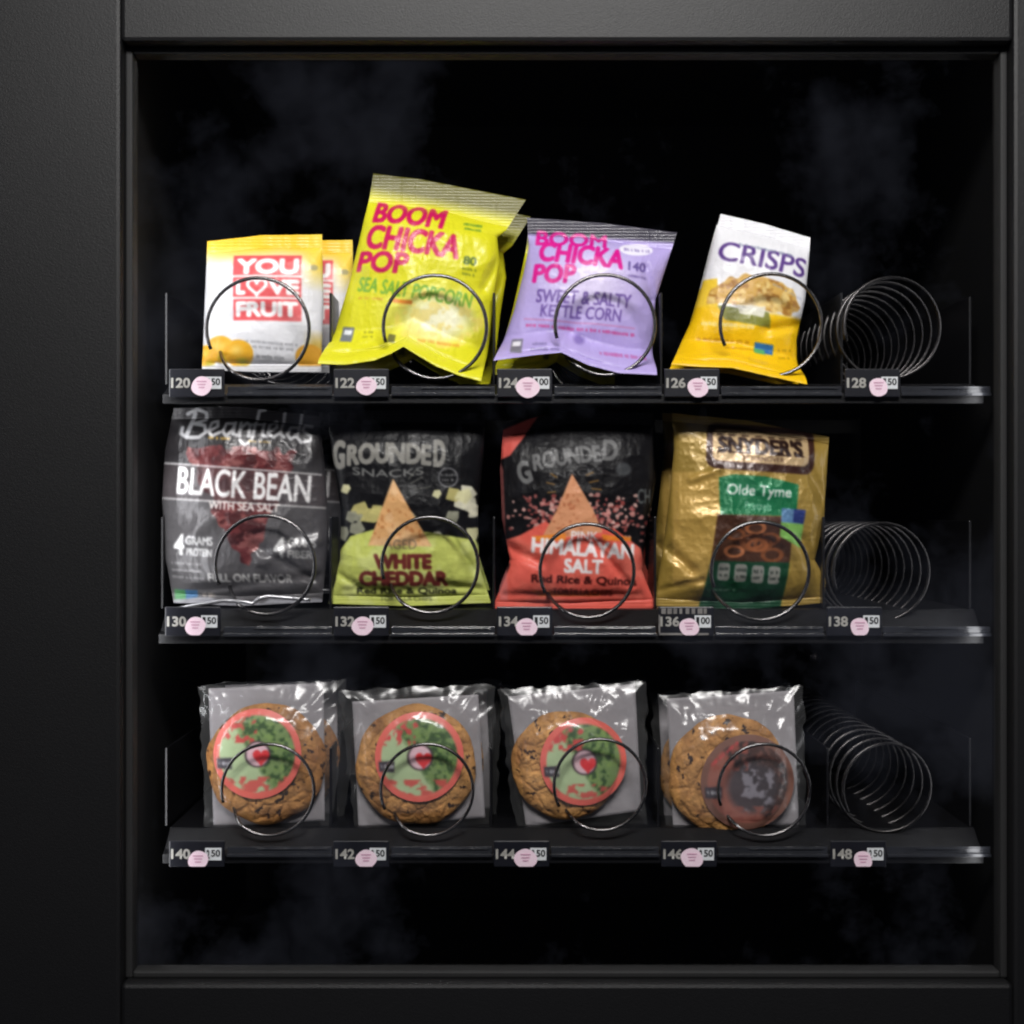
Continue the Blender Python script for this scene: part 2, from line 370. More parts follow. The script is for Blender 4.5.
c.ell(636, 250, 17, 7, (240,236,250)); c.micro(624, 248, 648, 252, (120,100,170), 4, .7, 22)
c.poly([(512,341),(523,341),(521,358),(510,357)], (120,118,130)); c.poly([(513,344),(521,344),(520,350),(512,350)], (240,240,244)); c.micro(532, 346, 545, 350, (110,100,150), 0, .8, 23); c.micro(530, 352, 556, 356, (110,100,150), 0, .8, 24)
c.micro(598, 354, 642, 359, (190,70,140), 5, .8, 25); c.ell(578, 342, 7, 8, (110,90,160), .7, .5)
c.blur(2)
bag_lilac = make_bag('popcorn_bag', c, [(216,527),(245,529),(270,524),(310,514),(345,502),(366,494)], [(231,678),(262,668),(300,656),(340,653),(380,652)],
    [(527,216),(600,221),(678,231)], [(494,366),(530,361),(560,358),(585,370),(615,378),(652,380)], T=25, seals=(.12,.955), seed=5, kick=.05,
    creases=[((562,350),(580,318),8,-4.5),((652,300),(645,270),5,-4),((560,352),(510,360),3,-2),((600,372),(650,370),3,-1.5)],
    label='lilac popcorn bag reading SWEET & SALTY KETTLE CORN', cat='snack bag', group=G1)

# --- crisps bag
c = Canvas(660, 198, 820, 394, (236,236,240))
yb_ = 306+(c.px-700)*.12; c.paint(np.clip((c.py-yb_)/4, 0, 1), (244,196,14)); c.paint(((c.px < 716) & (c.py > 280)).astype(float), (244,196,14), .8)
m_ = c.poly([(708,292),(722,282),(745,277),(770,282),(792,292),(800,310),(790,318),(720,306),(706,306)], (214,170,86), 1, 2, 2)
c.noise(m_, (150,96,34), 6, .55, .1, .7, 3); c.noise(m_, (244,220,150), 9, .55, .1, .7, 1)
c.poly([(716,308),(765,315),(768,330),(722,322)], (120,128,60), .9, 1); c.poly([(735,306),(762,310),(760,320),(735,316)], (240,238,225), .9, 1)
c.text('CRISPS', 717, 250, 806, 271, (84,50,128), 12, .02, .05); c.micro(738, 244, 790, 248, (130,140,160), 12, .8, 30)
c.micro(770, 286, 800, 288, (150,160,190), 25, .7, 31); c.micro(696, 338, 745, 342, (180,130,10), 5, .8, 32); c.micro(722, 348, 750, 351, (180,130,10), 5, .8, 33)
c.poly([(752,344),(771,347),(770,357),(751,354)], (50,110,170)); c.poly([(751,350),(762,352),(762,357),(751,355)], (90,170,100)); c.micro(776, 350, 788, 353, (150,110,10), 0, .7, 34); c.micro(776, 358, 788, 361, (150,110,10), 0, .7, 35)
c.micro(700, 322, 750, 327, (250,246,230), 6, .7, 36)
c.blur(2)
bag_crisps = make_bag('crisps_bag', c, [(212,722),(240,714),(290,701),(320,692),(345,680),(369,666)], [(236,812),(262,810),(300,806),(340,797),(389,797)], [(722,212),(765,222),(812,236)],
    [(666,370),(695,372),(725,373),(760,381),(797,389)], T=23, seals=(.08,.95), seed=9, kick=.05, creases=[((765,332),(800,325),6,-5),((730,355),(790,375),4,-3),((680,360),(730,352),3,-2)],
    label='white and yellow crisps bag with purple lettering and a mound of crisps', cat='snack bag', group=G1)

# --- black bean crisps
c = Canvas(156, 398, 336, 612, (40,38,40))
c.paint(np.clip((c.py-455)/30, 0, 1)*np.clip((c.px-300)/-100+1, .6, 1), (96,94,96), .9)
for P_, a_ in (([(186,446),(302,452),(250,570)], 1.0),):
    m_ = c.poly(P_, (104,44,46), .95, 5, 1); c.noise(m_, (150,96,92), 8, .5, .08, .7, 5); c.noise(m_, (60,24,28), 11, .5, .1, .8, 2)
c.poly([(156,463),(326,475),(328,508),(156,497)], (74,66,68), .55)
c.stroke([(162,463),(322,475)], 1.6, (190,188,188)); c.stroke([(162,498),(326,508)], 1.6, (190,188,188))
c.text('BLACK BEAN', 181, 471, 313, 499, (232,230,230), 4, .018); c.text('WITH SEA SALT', 213, 502, 283, 511, (222,214,210), 3, .03)
c.text('4', 177, 533, 189, 555, (226,226,226), 3, .03); c.text('GRAMS', 190, 536, 217, 545, (215,215,215), 3, .03); c.text('PROTEIN', 190, 548, 216, 556, (200,200,200), 3, .03)
c.text('4', 277, 536, 289, 558, (226,226,226), 3, .03); c.text('GRAMS', 291, 538, 318, 547, (215,215,215), 3, .03); c.text('FIBER', 291, 550, 314, 558, (200,200,200), 3, .03)
c.text('FULL ON FLAVOR', 211, 573, 294, 582, (210,208,206), 1, .035)
for k_, yy in enumerate((561, 568, 575)): c.micro(174, yy, 205, yy+2.5, (170,170,170), 3, .7, 40+k_)
c.poly([(175,589),(198,590),(198,603),(175,602)], (70,110,150)); c.poly([(175,589),(186,590),(186,603),(175,602)], (80,140,90)); c.micro(203, 592, 214, 598, (180,170,160), 0, .8, 44)
SCR = (176,176,178)
def script(pts, w=3.2): c.stroke([(184+(x-184)*.945, y) for x, y in pts], w, SCR)
script([(196,413),(193,425),(189,437)], 4.5); script([(188,414),(198,409),(208,413),(208,420),(196,424),(208,426),(210,433),(203,438),(190,438),(183,434),(184,428)], 3.6)
script([(213,432),(222,427),(221,421),(215,423),(213,432),(217,437),(225,433)]); script([(238,424),(231,424),(228,432),(232,437),(238,431),(240,423),(239,435),(243,436)])
script([(246,423),(246,437)]); script([(246,430),(252,423),(256,426),(255,437),(259,436)]); script([(270,410),(264,411),(261,424),(259,440),(252,446),(246,441)]); script([(256,425),(268,425)], 2.2)
script([(270,424),(269,436),(273,437)]); script([(275,433),(284,428),(282,422),(276,425),(275,434),(281,438),(287,434)]); script([(291,412),(288,434),(292,438)]); script([(305,428),(298,428),(295,435),(299,440),(305,435)]); script([(309,414),(305,438),(308,441)])
script([(320,427),(312,426),(310,431),(319,436),(319,441),(309,443)], 3.0); c.poly([(170,600),(200,597),(235,600),(262,602),(270,598),(322,599),(324,606),(170,608)], (150,150,156), 1, 1.5, 3); c.micro(212, 437, 232, 440, (190,150,50), 3, .9, 45); c.micro(252, 441, 272, 443, (190,150,50), 3, .8, 46)
c.blur(2)
bag_bean = make_bag('bean_crisps_bag', c, [(408,174),(450,165),(500,162),(560,166),(604,174)], [(416,319),(470,325),(530,329),(604,322)], [(174,408),(240,406),(319,416)], [(174,603),(240,606),(322,602)],
    Y=.042, lean=.0, T=24, seals=(.06,.95), seed=12, amp=1.25, m=M_DARKBAG, creases=[((165,560),(215,520),9,5),((265,560),(320,540),7,4),((260,545),(315,580),5,-4),((200,590),(320,575),5,-3)],
    label='black crisps bag reading BLACK BEAN WITH SEA SALT across a grey band', cat='snack bag', group=G2)

_s = 1+.042/D; _o = bag_bean.location
_P = [(172,610,-.006),(190,606,-.006),(208,603,-.007),(226,600,-.008),(244,601,-.008),(254,603,-.007),(260,598,-.006),(268,596,-.004),(290,598,.0),(310,600,.004)]
_t = np.linspace(0, len(_P)-1, 60); _q = np.array(_P, float); _q = np.stack([np.interp(_t, range(len(_P)), _q[:, i]) for i in range(3)], 1)
_b = MB(); _b.tube([(X(a)-_o[0], y-_o[1], Z(b)-_o[2]) for a, b, y in _q], .0019, 8); _b.build('folded_foil_edge', M_FOIL, bag_bean, True)
# --- two bags of one brand family
def grounded(x0, base, chipc, low, lowc, bits):
    c = Canvas(*x0, base)
    return c
c = Canvas(318, 404, 498, 612, (17,17,20))
for k_ in range(26):
    r = random.Random(100+k_); a, b = r.uniform(340, 478), r.uniform(484, 540); q = r.uniform(5, 12)
    if abs(a-402) > 92: continue
    pts = [(a+q*math.cos(t)*r.uniform(.6, 1.2), b+q*.8*math.sin(t)*r.uniform(.6, 1.2)) for t in (0, 1.3, 2.7, 4.2, 5.3)]
    if b > 505 or abs(a-400) > 30: c.poly(pts, r.choice([(222,218,170), (236,232,206), (200,190,120), (150,150,130)]), .9)
low = [(339,552),(352,536),(380,528),(430,532),(476,540),(486,560),(492,606),(328,608),(336,580)]
c.poly(low, (196,204,104)); c.noise(c.poly_mask(low), (214,220,146), 16, .5, .15, .6, 3)
m_ = c.poly([(395,479),(418,520),(433,546),(370,545)], (220,168,112)); c.noise(m_, (182,112,62), 3.4, .66, .03, .8, 2); c.noise(m_, (236,196,150), 14, .5, .1, .6, 1)
GR = (132,130,124)
def arcw(c, word, x0, y0, x1, y1, col, arch, rot, bold=.03):
    c.text(word, x0, y0, x1, y1, col, rot, bold, 0, arch)
arcw(c, 'ROUNDE', 348, 445, 433, 467, GR, 2.5, 0, .045)
c.text('G', 333, 440, 347, 470, GR, 0, .04); c.text('D', 434, 440, 447, 468, GR, 0, .04)
arcw(c, 'SNACKS', 354, 467, 425, 475, (110,110,108), -3, 0); c.ell(449, 478, 10, 10, (120,120,122), .9, 0, .16); c.micro(442, 474, 456, 477, (130,130,130), 0, .8, 50); c.micro(443, 479, 455, 482, (130,130,130), 0, .8, 51)
for a, b in (((412,484),(424,477)), ((415,490),(432,487)), ((410,480),(417,471))): c.stroke([a, b], .8, (130,130,120))
BR = (112,48,44)
c.text('AGED', 386, 539, 418, 549, (130,110,90), 0, .02); c.text('WHITE', 375, 553, 433, 569, BR, 0, .06); c.text('CHEDDAR', 360, 570, 449, 586, BR, 0, .06)
c.text('Red Rice & Quinoa', 357, 587, 457, 595, (34,34,24), 0, .04); c.text('TORTILLA CHIPS', 380, 596.5, 432, 601, (60,60,40), 0, .02)
c.blur(2)
bag_ched = make_bag('tortilla_chip_bag', c, [(412,327),(450,331),(510,341),(560,340),(582,334),(603,328)], [(412,486),(450,484),(510,478),(565,479),(603,491)], [(327,412),(410,409),(486,412)], [(328,604),(410,606),(491,603)],
    Y=.042, lean=.0, T=23, seals=(.07,.955), seed=15, amp=1.35, m=M_MATTE, creases=[((452,536),(474,570),4,-4),((340,575),(362,588),4,-3),((345,590),(480,588),4,-2.5),((440,582),(484,590),4,-3)],
    label='black and pale green tortilla chip bag reading WHITE CHEDDAR', cat='snack bag', group=G2)

c = Canvas(484, 404, 662, 616, (16,15,18))
for k_ in range(500):
    r = random.Random(300+k_); a, b = r.gauss(577, 32), r.gauss(520, 15)
    if b < 495 or b > 548: continue
    c.ell(a, b, r.uniform(1.2, 3), r.uniform(1, 2.4), r.choice([(206,140,132), (226,180,170), (150,70,66), (180,100,96)]), .8)
low = [(501,541),(520,535),(545,521),(560,530),(612,528),(640,548),(652,590),(660,608),(488,612),(500,590),(510,565)]
m_ = c.poly(low, (226,98,84)); c.noise(m_, (238,126,108), 22, .5, .2, .6, 3); c.poly([(498,432),(540,414),(522,440),(510,456),(500,460)], (214,92,82), .95)
c.poly([(497,450),(503,470),(505,520),(508,600),(500,600),(494,520)], (214,120,116), .7)
m_ = c.poly([(571,474),(592,510),(601,532),(540,540),(556,510)], (214,150,110)); c.noise(m_, (176,100,66), 3.2, .66, .03, .8, 2)
c.poly([(532,536),(565,533),(565,540),(532,541)], (226,130,40), .9); c.poly([(600,534),(630,537),(630,541),(602,540)], (226,130,40), .9); c.poly([(530,590),(600,592),(600,596),(540,596)], (220,120,40), .6)
c.text('ROUNDE', 532, 450, 600, 468, (104,104,104), -8, .04, 0, 2); c.text('G', 517, 461, 531, 485, (104,104,104), -16, .04); c.text('D', 601, 440, 617, 462, (104,104,104), 5, .04); c.text('SNACKS', 548, 471, 602, 478, (104,104,104), -7, .03, 0, 1); c.ell(622, 470, 9, 8, (70,72,74), .9, .3)
for a, b in (((556,478),(550,474)), ((554,485),(546,483)), ((555,492),(547,493)), ((585,476),(592,473)), ((588,483),(597,481)), ((590,489),(600,490))): c.stroke([a, b], 1.2, (150,110,50))
c.text('PINK', 570, 531, 597, 540, (240,230,230), 2, .03); c.text('HIMALAYAN', 531, 540, 633, 556, (244,236,236), 4, .045); c.text('SALT', 563, 558, 602, 573, (244,236,236), 2, .045)
c.text('Red Rice & Quinoa', 531, 575, 636, 585, (60,18,16), 2, .035); c.text('TORTILLA CHIPS', 552, 588, 612, 595, (80,24,20), 2, .03)
c.text('CH', 636, 489, 650, 504, (86,90,90), 0, .02)
c.blur(2)
bag_salt = make_bag('tortilla_chip_bag', c, [(420,504),(470,500),(520,502),(560,510),(580,502),(610,492)], [(412,652),(480,655),(540,645),(570,642),(609,657)], [(504,424),(570,410),(652,412)], [(492,610),(570,612),(610,610),(657,608)],
    Y=.042, lean=.0, T=24, seals=(.07,.955), seed=22, m=M_MATTE, amp=1.1, creases=[((503,545),(540,562),6,-5),((590,540),(630,585),4,-4),((505,595),(640,595),4,-3),((502,450),(505,560),3,2.5)],
    label='black and red tortilla chip bag reading HIMALAYAN SALT', cat='snack bag', group=G2)

# --- pretzel bag
c = Canvas(648, 408, 836, 612, (158,130,58))
c.paint(np.clip((c.px-671)/1, 0, 1)*np.clip((717-c.px)/1, 0, 1)*(c.py > 472)*(c.py < 585), (190,154,78), .9)
def rrect(x0, y0, x1, y1, r, rot):
    cx_, cy_ = (x0+x1)/2, (y0+y1)/2; a = math.radians(rot); P = []
    for (sx, sy, a0) in ((1,1,0), (-1,1,90), (-1,-1,180), (1,-1,270)):
        for t in range(0, 91, 15):
            q = math.radians(a0+t); x = sx*((x1-x0)/2-r)+r*math.cos(q); y = sy*((y1-y0)/2-r)+r*math.sin(q)
            P.append((cx_+x*math.cos(a)-y*math.sin(a), cy_+x*math.sin(a)+y*math.cos(a)))
    return P
c.poly(rrect(705, 426, 813, 472, 10, 4), (58,30,22)); c.poly(rrect(711, 432, 807, 464, 6, 4), (196,168,126))
c.text("SNYDER'S", 716, 438, 801, 456, (40,22,18), 4, .05)
for k_, xx in enumerate((716, 728, 741, 754, 767, 778, 795)):       # serifs
    yy = 446+(xx-758)*.07
    c.stroke([(xx, yy-8.6), (xx+6, yy-8.4)], 1.3, (40,22,18)); c.stroke([(xx-.5, yy+8.6), (xx+6, yy+9)], 1.3, (40,22,18))
c.text('OF HANOVER', 737, 457, 781, 462, (70,44,34), 4, .02)
c.poly([(716,478),(730,475),(762,477),(795,485),(792,516),(717,514)], (8,112,66)); c.text('Olde Tyme', 723, 485, 788, 500, (226,232,222), 3, .03, .04); c.text('Pretzels', 741, 502, 768, 510, (190,214,190), 4, .02)
c.poly([(714,514),(790,517),(786,562),(708,560)], (74,44,28)); 
for k_ in range(9):
    r = random.Random(500+k_); a, b = r.uniform(722, 780), r.uniform(522, 556); q = r.uniform(9, 14)
    c.ell(a, b, q, q*.6, r.choice([(160,92,52), (130,74,40), (184,112,70)]), .95, 0, .38)
c.poly([(708,560),(786,562),(780,612),(698,612)], (14,66,40))
for k_ in range(4):
    xx = 715+k_*16.5; yy = 562+k_*1.2; c.poly(rrect(xx, yy, xx+12, yy+18, 3, 3), (150,150,142)); c.micro(xx+2, yy+4, xx+10, yy+8, (40,50,44), 0, .8, 60+k_); c.micro(xx+2, yy+11, xx+10, yy+14, (40,50,44), 0, .8, 70+k_)
c.poly([(778,508),(802,510),(800,524),(777,522)], (90,130,170)); c.poly([(790,509),(802,510),(800,524),(789,522)], (40,56,120)); c.poly([(777,522),(800,524),(798,548),(776,536)], (130,186,90)); c.micro(706, 588, 732, 591, (150,170,150), 0, .7, 80)
c.blur(2)
bag_pretz = make_bag('pretzel_bag', c, [(414,672),(450,674),(500,669),(540,664),(580,658),(605,655)], [(436,829),(470,827),(520,824),(560,815),(580,826),(603,824)], [(672,413),(745,420),(829,437)], [(655,606),(740,610),(824,603)],
    Y=.042, lean=.0, T=24, seals=(.045,.96), seed=31, m=M_GOLD, amp=1.75, creases=[((668,550),(690,570),6,-6),((800,540),(822,590),6,-5),((806,470),(822,500),7,-5),((660,590),(700,580),4,-3),((690,480),(716,470),4,3)],
    label='gold pretzel bag with a green panel and brown framed logo, on the middle tray', cat='snack bag', group=G2)

# second items waiting one coil turn behind
bk = 'snack bags waiting behind the front ones'
dup(bag_fruit, .026, .05, .004, label='second yellow fruit pouch showing its edge right of the front fruit pouch', cat='snack bag', group=bk)
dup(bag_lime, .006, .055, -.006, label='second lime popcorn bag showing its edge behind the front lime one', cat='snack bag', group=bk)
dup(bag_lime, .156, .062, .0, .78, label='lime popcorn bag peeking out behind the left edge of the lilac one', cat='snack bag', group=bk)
dup(bag_crisps, .004, .055, .0, label='second crisps bag standing behind the white and yellow one', cat='snack bag', group=bk)
dup(bag_bean, .012, .056, .006, label='second black bean bag standing behind the front BLACK BEAN bag', cat='snack bag', group=bk)
dup(bag_ched, -.002, .056, .01, label='second white cheddar bag standing behind the front WHITE CHEDDAR bag', cat='snack bag', group=bk)
dup(bag_salt, .008, .056, .006, label='second red salt chip bag standing behind the front HIMALAYAN SALT bag', cat='snack bag', group=bk)
dup(bag_pretz, -.004, .056, .004, label='second gold pretzel bag standing behind the front gold one', cat='snack bag', group=bk)

# ------------------------------------------------------------------ wrapped cookies
def cookie_colors(px, py, k, light):
    n = fbm(px/14, py/14, k); q = fbm(px/4, py/4, k+2)
    a = lin((222,166,98)) if light else lin((200,146,84)); b = lin((118,72,38)); cc = lin((50,28,18))
    C = a[None, None]*(1-n[..., None])+b[None, None]*n[..., None]
    return C*(.65+.7*q[..., None]), cc
def make_cookie(ck, rc, st, rs, card, film, seed, dark=False, light=False, slant=0, **tags):
    Y = .03; s = 1+Y/D; by = max(p[1] for p in card); cx = ck[0]
    root = empty('wrapped_cookie', (X(cx)*s, Y, Z(by)*s), **tags)
    L = lambda x, y, d: ((x-cx)*s/1000, -d/1000+.04*(by-y)/1000, (by-y)*s/1000)
    # paper card behind
    def quadgrid(q, nu, nv, fn):
        u, v = np.meshgrid(np.linspace(0, 1, nu), np.linspace(0, 1, nv)); q = np.array(q, float)
        P = (q[0]*(1-u)[..., None]+q[1]*u[..., None])*(1-v)[..., None]+(q[3]*(1-u)[..., None]+q[2]*u[..., None])*v[..., None]
        x, y = P[..., 0], P[..., 1]; d, x, y = fn(u, v, x, y)
        V = np.stack([(x-cx)*s/1000, -d/1000+.04*(by-y)/1000, (by-y)*s/1000], -1).reshape(-1, 3)
        i = np.arange(nu*nv).reshape(nv, nu); F = np.stack([i[:-1, :-1].ravel(), i[1:, :-1].ravel(), i[1:, 1:].ravel(), i[:-1, 1:].ravel()], 1)
        return V, F
    V, F = quadgrid(card, 40, 40, lambda u, v, x, y: (-6+2.2*(fbm(x/30, y/30, seed)-.5)*2+1.2*np.cos((u-.5)*3), x, y))
    o = mesh_obj('paper_card', V, F, M_PAPER, root, True); md = o.modifiers.new('s', 'SOLIDIFY'); md.thickness = .0006
    # the cookie: a domed cracked disc
    nr, na = 70, 220; R, A = np.meshgrid(np.linspace(0, 1, nr), np.linspace(0, 2*math.pi, na, endpoint=False))
    edge = 1+.035*(fbm(np.cos(A)*2.2+7, np.sin(A)*2.2+seed, seed)-.5)*2+.012*np.sin(A*7+seed)
    x = R*rc*edge*np.cos(A)+ck[0]; y = R*rc*edge*np.sin(A)+ck[1]
    crack = ridged(x/13+seed, y/13, seed, 2); h = 13*np.sqrt(np.clip(1-R**3.2, 0, 1))
    pts = np.array([(ck[0]+rc*random.uniform(-1, 1), ck[1]+rc*random.uniform(-1, 1)) for _ in range(90)])
    dd = np.sort(np.sqrt((x[..., None]-pts[:, 0])**2+(y[..., None]-pts[:, 1])**2), -1); cell = np.clip((dd[..., 1]-dd[..., 0])/4.5, 0, 1)
    mask = np.clip((1-R)*8, 0, 1); h = h+mask*(2.6*np.sqrt(cell)-2.0+2.6*(fbm(x/9, y/9, seed)-.5)+1.4*(fbm(x/3, y/3, seed+1)-.5))
    C, cc = cookie_colors(x, y, seed, light); lump = fbm(x/6+40, y/6, seed+3)
    C = C*(1-(lump > .72)[..., None])+cc*(lump > .72)[..., None]; C = C*(.85+.15*np.sqrt(cell))[..., None]  # cracks also darkened in the vertex colour, as painted crevice shade
    V = np.stack([(x-cx)*s/1000, -h/1000+.04*(by-y)/1000, (by-y)*s/1000], -1).reshape(-1, 3)
    i = np.arange(nr*na).reshape(na, nr); j = np.roll(i, -1, 0); F = np.stack([i[:, :-1].ravel(), i[:, 1:].ravel(), j[:, 1:].ravel(), j[:, :-1].ravel()], 1)
    mesh_obj('cookie', V, F, M_COOKIE, root, True, C.reshape(-1, 3))
    # round printed sticker
    c = Canvas(st[0]-rs-2, st[1]-rs-2, st[0]+rs+2, st[1]+rs+2, (226,104,92), 3)
    g = (176,196,152) if not dark else (150,92,80); a, b = st
    if dark: c.A[:] = np.array((122,84,72))/255.
    r_ = np.sqrt((c.px-a)**2+(c.py-b)**2)/rs
    inn = (r_ < .86).astype(float); c.paint(inn, g); right = inn*np.clip((c.px-a+8)/6+(b-c.py)*.1, 0, 1)
    c.paint(right, (116,142,84) if not dark else (70,44,40)); c.noise(right, (40,72,30) if not dark else (40,26,28), 4.5, .5, .06, .9, seed); c.noise(right, (130,160,84) if not dark else (120,80,70), 3.6, .6, .05, .8, seed+1)
    if dark: q_ = c.ell(a+5, b+5, rs*.62, rs*.6, (60,54,60), .9, .25); c.noise(q_, (150,146,156), 8, .55, .06, .8, 5)
    c.noise(inn*(c.py < b-.25*rs)*(c.px < a), (206,60,60) if not dark else (150,78,66), 5, .52, .05, .9, seed+4)
    c.noise(inn*(c.py > b+.5*rs), (208,80,74) if not dark else (140,80,70), 6, .5, .05, .9, seed+5)
    c.micro(a-rs*.78, b-rs*.42, a-rs*.2, b-rs*.34, (220,60,70), -40, .9, 90)
    c.poly([(a-rs*.92, b+rs*.1), (a-rs*.56, b+rs*.08), (a-rs*.56, b+rs*.34), (a-rs*.9, b+rs*.34)], (56,50,60)); c.micro(a-rs*.86, b+rs*.16, a-rs*.6, b+rs*.26, (210,210,215), 0, .9, 91)
    if not dark:                                # a plain pale patch with a red heart
        c.ell(a+1, b, rs*.3, rs*.3, (70,52,60), .9); c.ell(a+1, b, rs*.25, rs*.26, (226,190,200))
        hp = [(a+rs*.1+rs*.013*16*.9*math.sin(t)**3, b+rs*.06-rs*.013*(13*math.cos(t)-5*math.cos(2*t)-2*math.cos(3*t)-math.cos(4*t))) for t in np.linspace(0, 2*math.pi, 40)]
        c.poly(hp, (222,50,56))
    c.blur(2)
    nr, na = 46, 130; R, A = np.meshgrid(np.linspace(0, 1, nr), np.linspace(0, 2*math.pi, na, endpoint=False))
    x = R*rs*np.cos(A)+a; y = R*rs*np.sin(A)+b; rr = np.sqrt((x-ck[0])**2+(y-ck[1])**2)/rc
    h = 13*np.sqrt(np.clip(1-np.clip(rr, 0, .97)**3.2, 0, 1))+3.2+1.6*(fbm(x/20, y/20, seed+2)-.5)
    V = np.stack([(x-cx)*s/1000, -h/1000+.04*(by-y)/1000, (by-y)*s/1000], -1).reshape(-1, 3)
    i = np.arange(nr*na).reshape(na, nr); j = np.roll(i, -1, 0); F = np.stack([i[:, :-1].ravel(), i[:, 1:].ravel(), j[:, 1:].ravel(), j[:, :-1].ravel()], 1)
    mesh_obj('sticker', V, F, M_STICK, root, True, c.sample(x, y).reshape(-1, 3))
    # clear film bag over it all
    def ff(u, v, x, y):
        rr = np.sqrt((x-ck[0])**2+(y-ck[1])**2)/rc
        e = np.minimum(np.minimum(u, 1-u), np.minimum(v, 1-v)); f = np.clip(e*7, 0, 1)
        d = -5+f*(6+17*np.exp(-np.clip(rr-.7, 0, 9)**2*9)); a_ = np.arctan2(y-ck[1], x-ck[0])
        d = d+f*3.2*np.clip(rr-.8, 0, .6)*2.5*(ridged(a_*4.2+seed, rr*1.5, seed, 2)-.5)*2+f*1.2*(ridged(x/16+seed, y/16, seed+1, 3)-.5)*2
        x = x+(1-f)*2*(vn(y/9, x*0, seed)-.5)*2; y = y+(1-f)*2*(vn(x/9, x*0+3, seed)-.5)*2
        return d, x, y
    V, F = quadgrid(film, 110, 110, ff); mesh_obj('clear_film', V, F, M_FILM, root, True)
    return root
k1 = make_cookie((266,764), 60, (259,752), 44, [(206,690),(322,684),(324,822),(212,828)], [(196,688),(346,682),(330,832),(204,834)], 3,
    label='wrapped cookie with red ringed green sticker, below the BLACK BEAN bag', cat='cookie', group=G3)
k2 = make_cookie((416,765), 60, (420,755), 44, [(351,703),(478,696),(485,819),(358,829)], [(338,692),(496,686),(488,826),(354,834)], 6, light=True,
    label='wrapped cookie with red ringed green sticker, below the WHITE CHEDDAR bag', cat='cookie', group=G3)
k3 = make_cookie((566,765), 54, (583,760), 43, [(508,698),(636,685),(642,812),(526,828)], [(498,692),(648,682),(646,824),(516,834)], 9, light=True,
    label='wrapped cookie with sticker off centre, below the HIMALAYAN SALT bag', cat='cookie', group=G3)
k4 = make_cookie((729,776), 60, (746,780), 47, [(668,700),(796,692),(800,826),(674,832)], [(660,696),(806,688),(806,832),(666,836)], 14, dark=True, light=True,
    label='wrapped cookie with brown and black sticker, below the gold pretzel bag', cat='cookie', group=G3)
bk = 'wrapped cookies waiting behind the front ones'
dup(k1, .008, .045, -.002, label='second wrapped cookie behind the one below the BLACK BEAN bag', cat='cookie', group=bk)
dup(k2, .007, .045, .0, label='second wrapped cookie behind the one below the WHITE CHEDDAR bag', cat='cookie', group=bk)
dup(k3, .004, .045, -.002, label='second wrapped cookie behind the one below the HIMALAYAN SALT bag', cat='cookie', group=bk)
dup(k4, -.004, .045, -.003, label='second wrapped cookie behind the one below the gold pretzel bag', cat='cookie', group=bk)

# ------------------------------------------------------------------ trays with coils and price labels
def text_mesh(name, s, x0, y0, x1, y1, Y, m, parent, org, bold=.03):
    V, T = text_tris(s, bold); v = np.stack([X(x0+V[:, 0]*(x1-x0))-org[0], np.full(len(V), Y-org[1]), Z(y1-V[:, 1]*(y1-y0))-org[2]], 1)
    return mesh_obj(name, v, T, m, parent)
def coil_mesh(cx, cy, r, empty_lane=False, a0=200):
    P = []; pitch = .030 if empty_lane else .046; turns = 15 if empty_lane else 7; N = 44
    for i in range(N*turns+1):
        t = i/N; a = math.radians(a0)-2*math.pi*t
        if empty_lane: y = pitch*t-.004; rr = r; zc = 0
        else:
            y = float(np.interp(t, [0, .9, 1.02, 1.25, 12], [0, .004, .050, .082, .082+pitch*10.75]))
            rr = r-5*min(max(t-.8, 0), 1); zc = 5*min(max(t-.8, 0), 1)
        P.append(((cx-512+rr*math.cos(a))/1000, y-.002, (512-cy+zc+rr*math.sin(a))/1000))
    return P
ROWS = [
 dict(floor=382, line=393, lab=(370,398), lanes=[172,335,497,663,842], right=990, nums=['120','122','124','126','128'], price=['50','50','00','50','50'],
      coils=[(258,329,51),(435,327,51.5),(605,325,50),(771,325,51),(893,327,50)], name='black top tray with silver coils holding the popcorn bags', back=(.02,)),
 dict(floor=611, line=632, lab=(606,635), lanes=[168,335,497,657,824], right=990, nums=['130','132','134','136','138'], price=['50','50','50','00','50'],
      coils=[(265,565,49.5),(430,565,48),(587,571,47),(760,571,49),(882,573,50)], name='black middle tray with silver coils holding the black and gold bags'),
 dict(floor=833, line=851, lab=(838,864), lanes=[172,335,494,660,828], right=990, nums=['140','142','144','146','148'], price=['50','50','50','50','50'],
      coils=[(268,790,46),(427,790,46),(600,785,46),(764,790,46),(888,790,46)], name='black bottom tray with dark coils holding the wrapped cookies')]
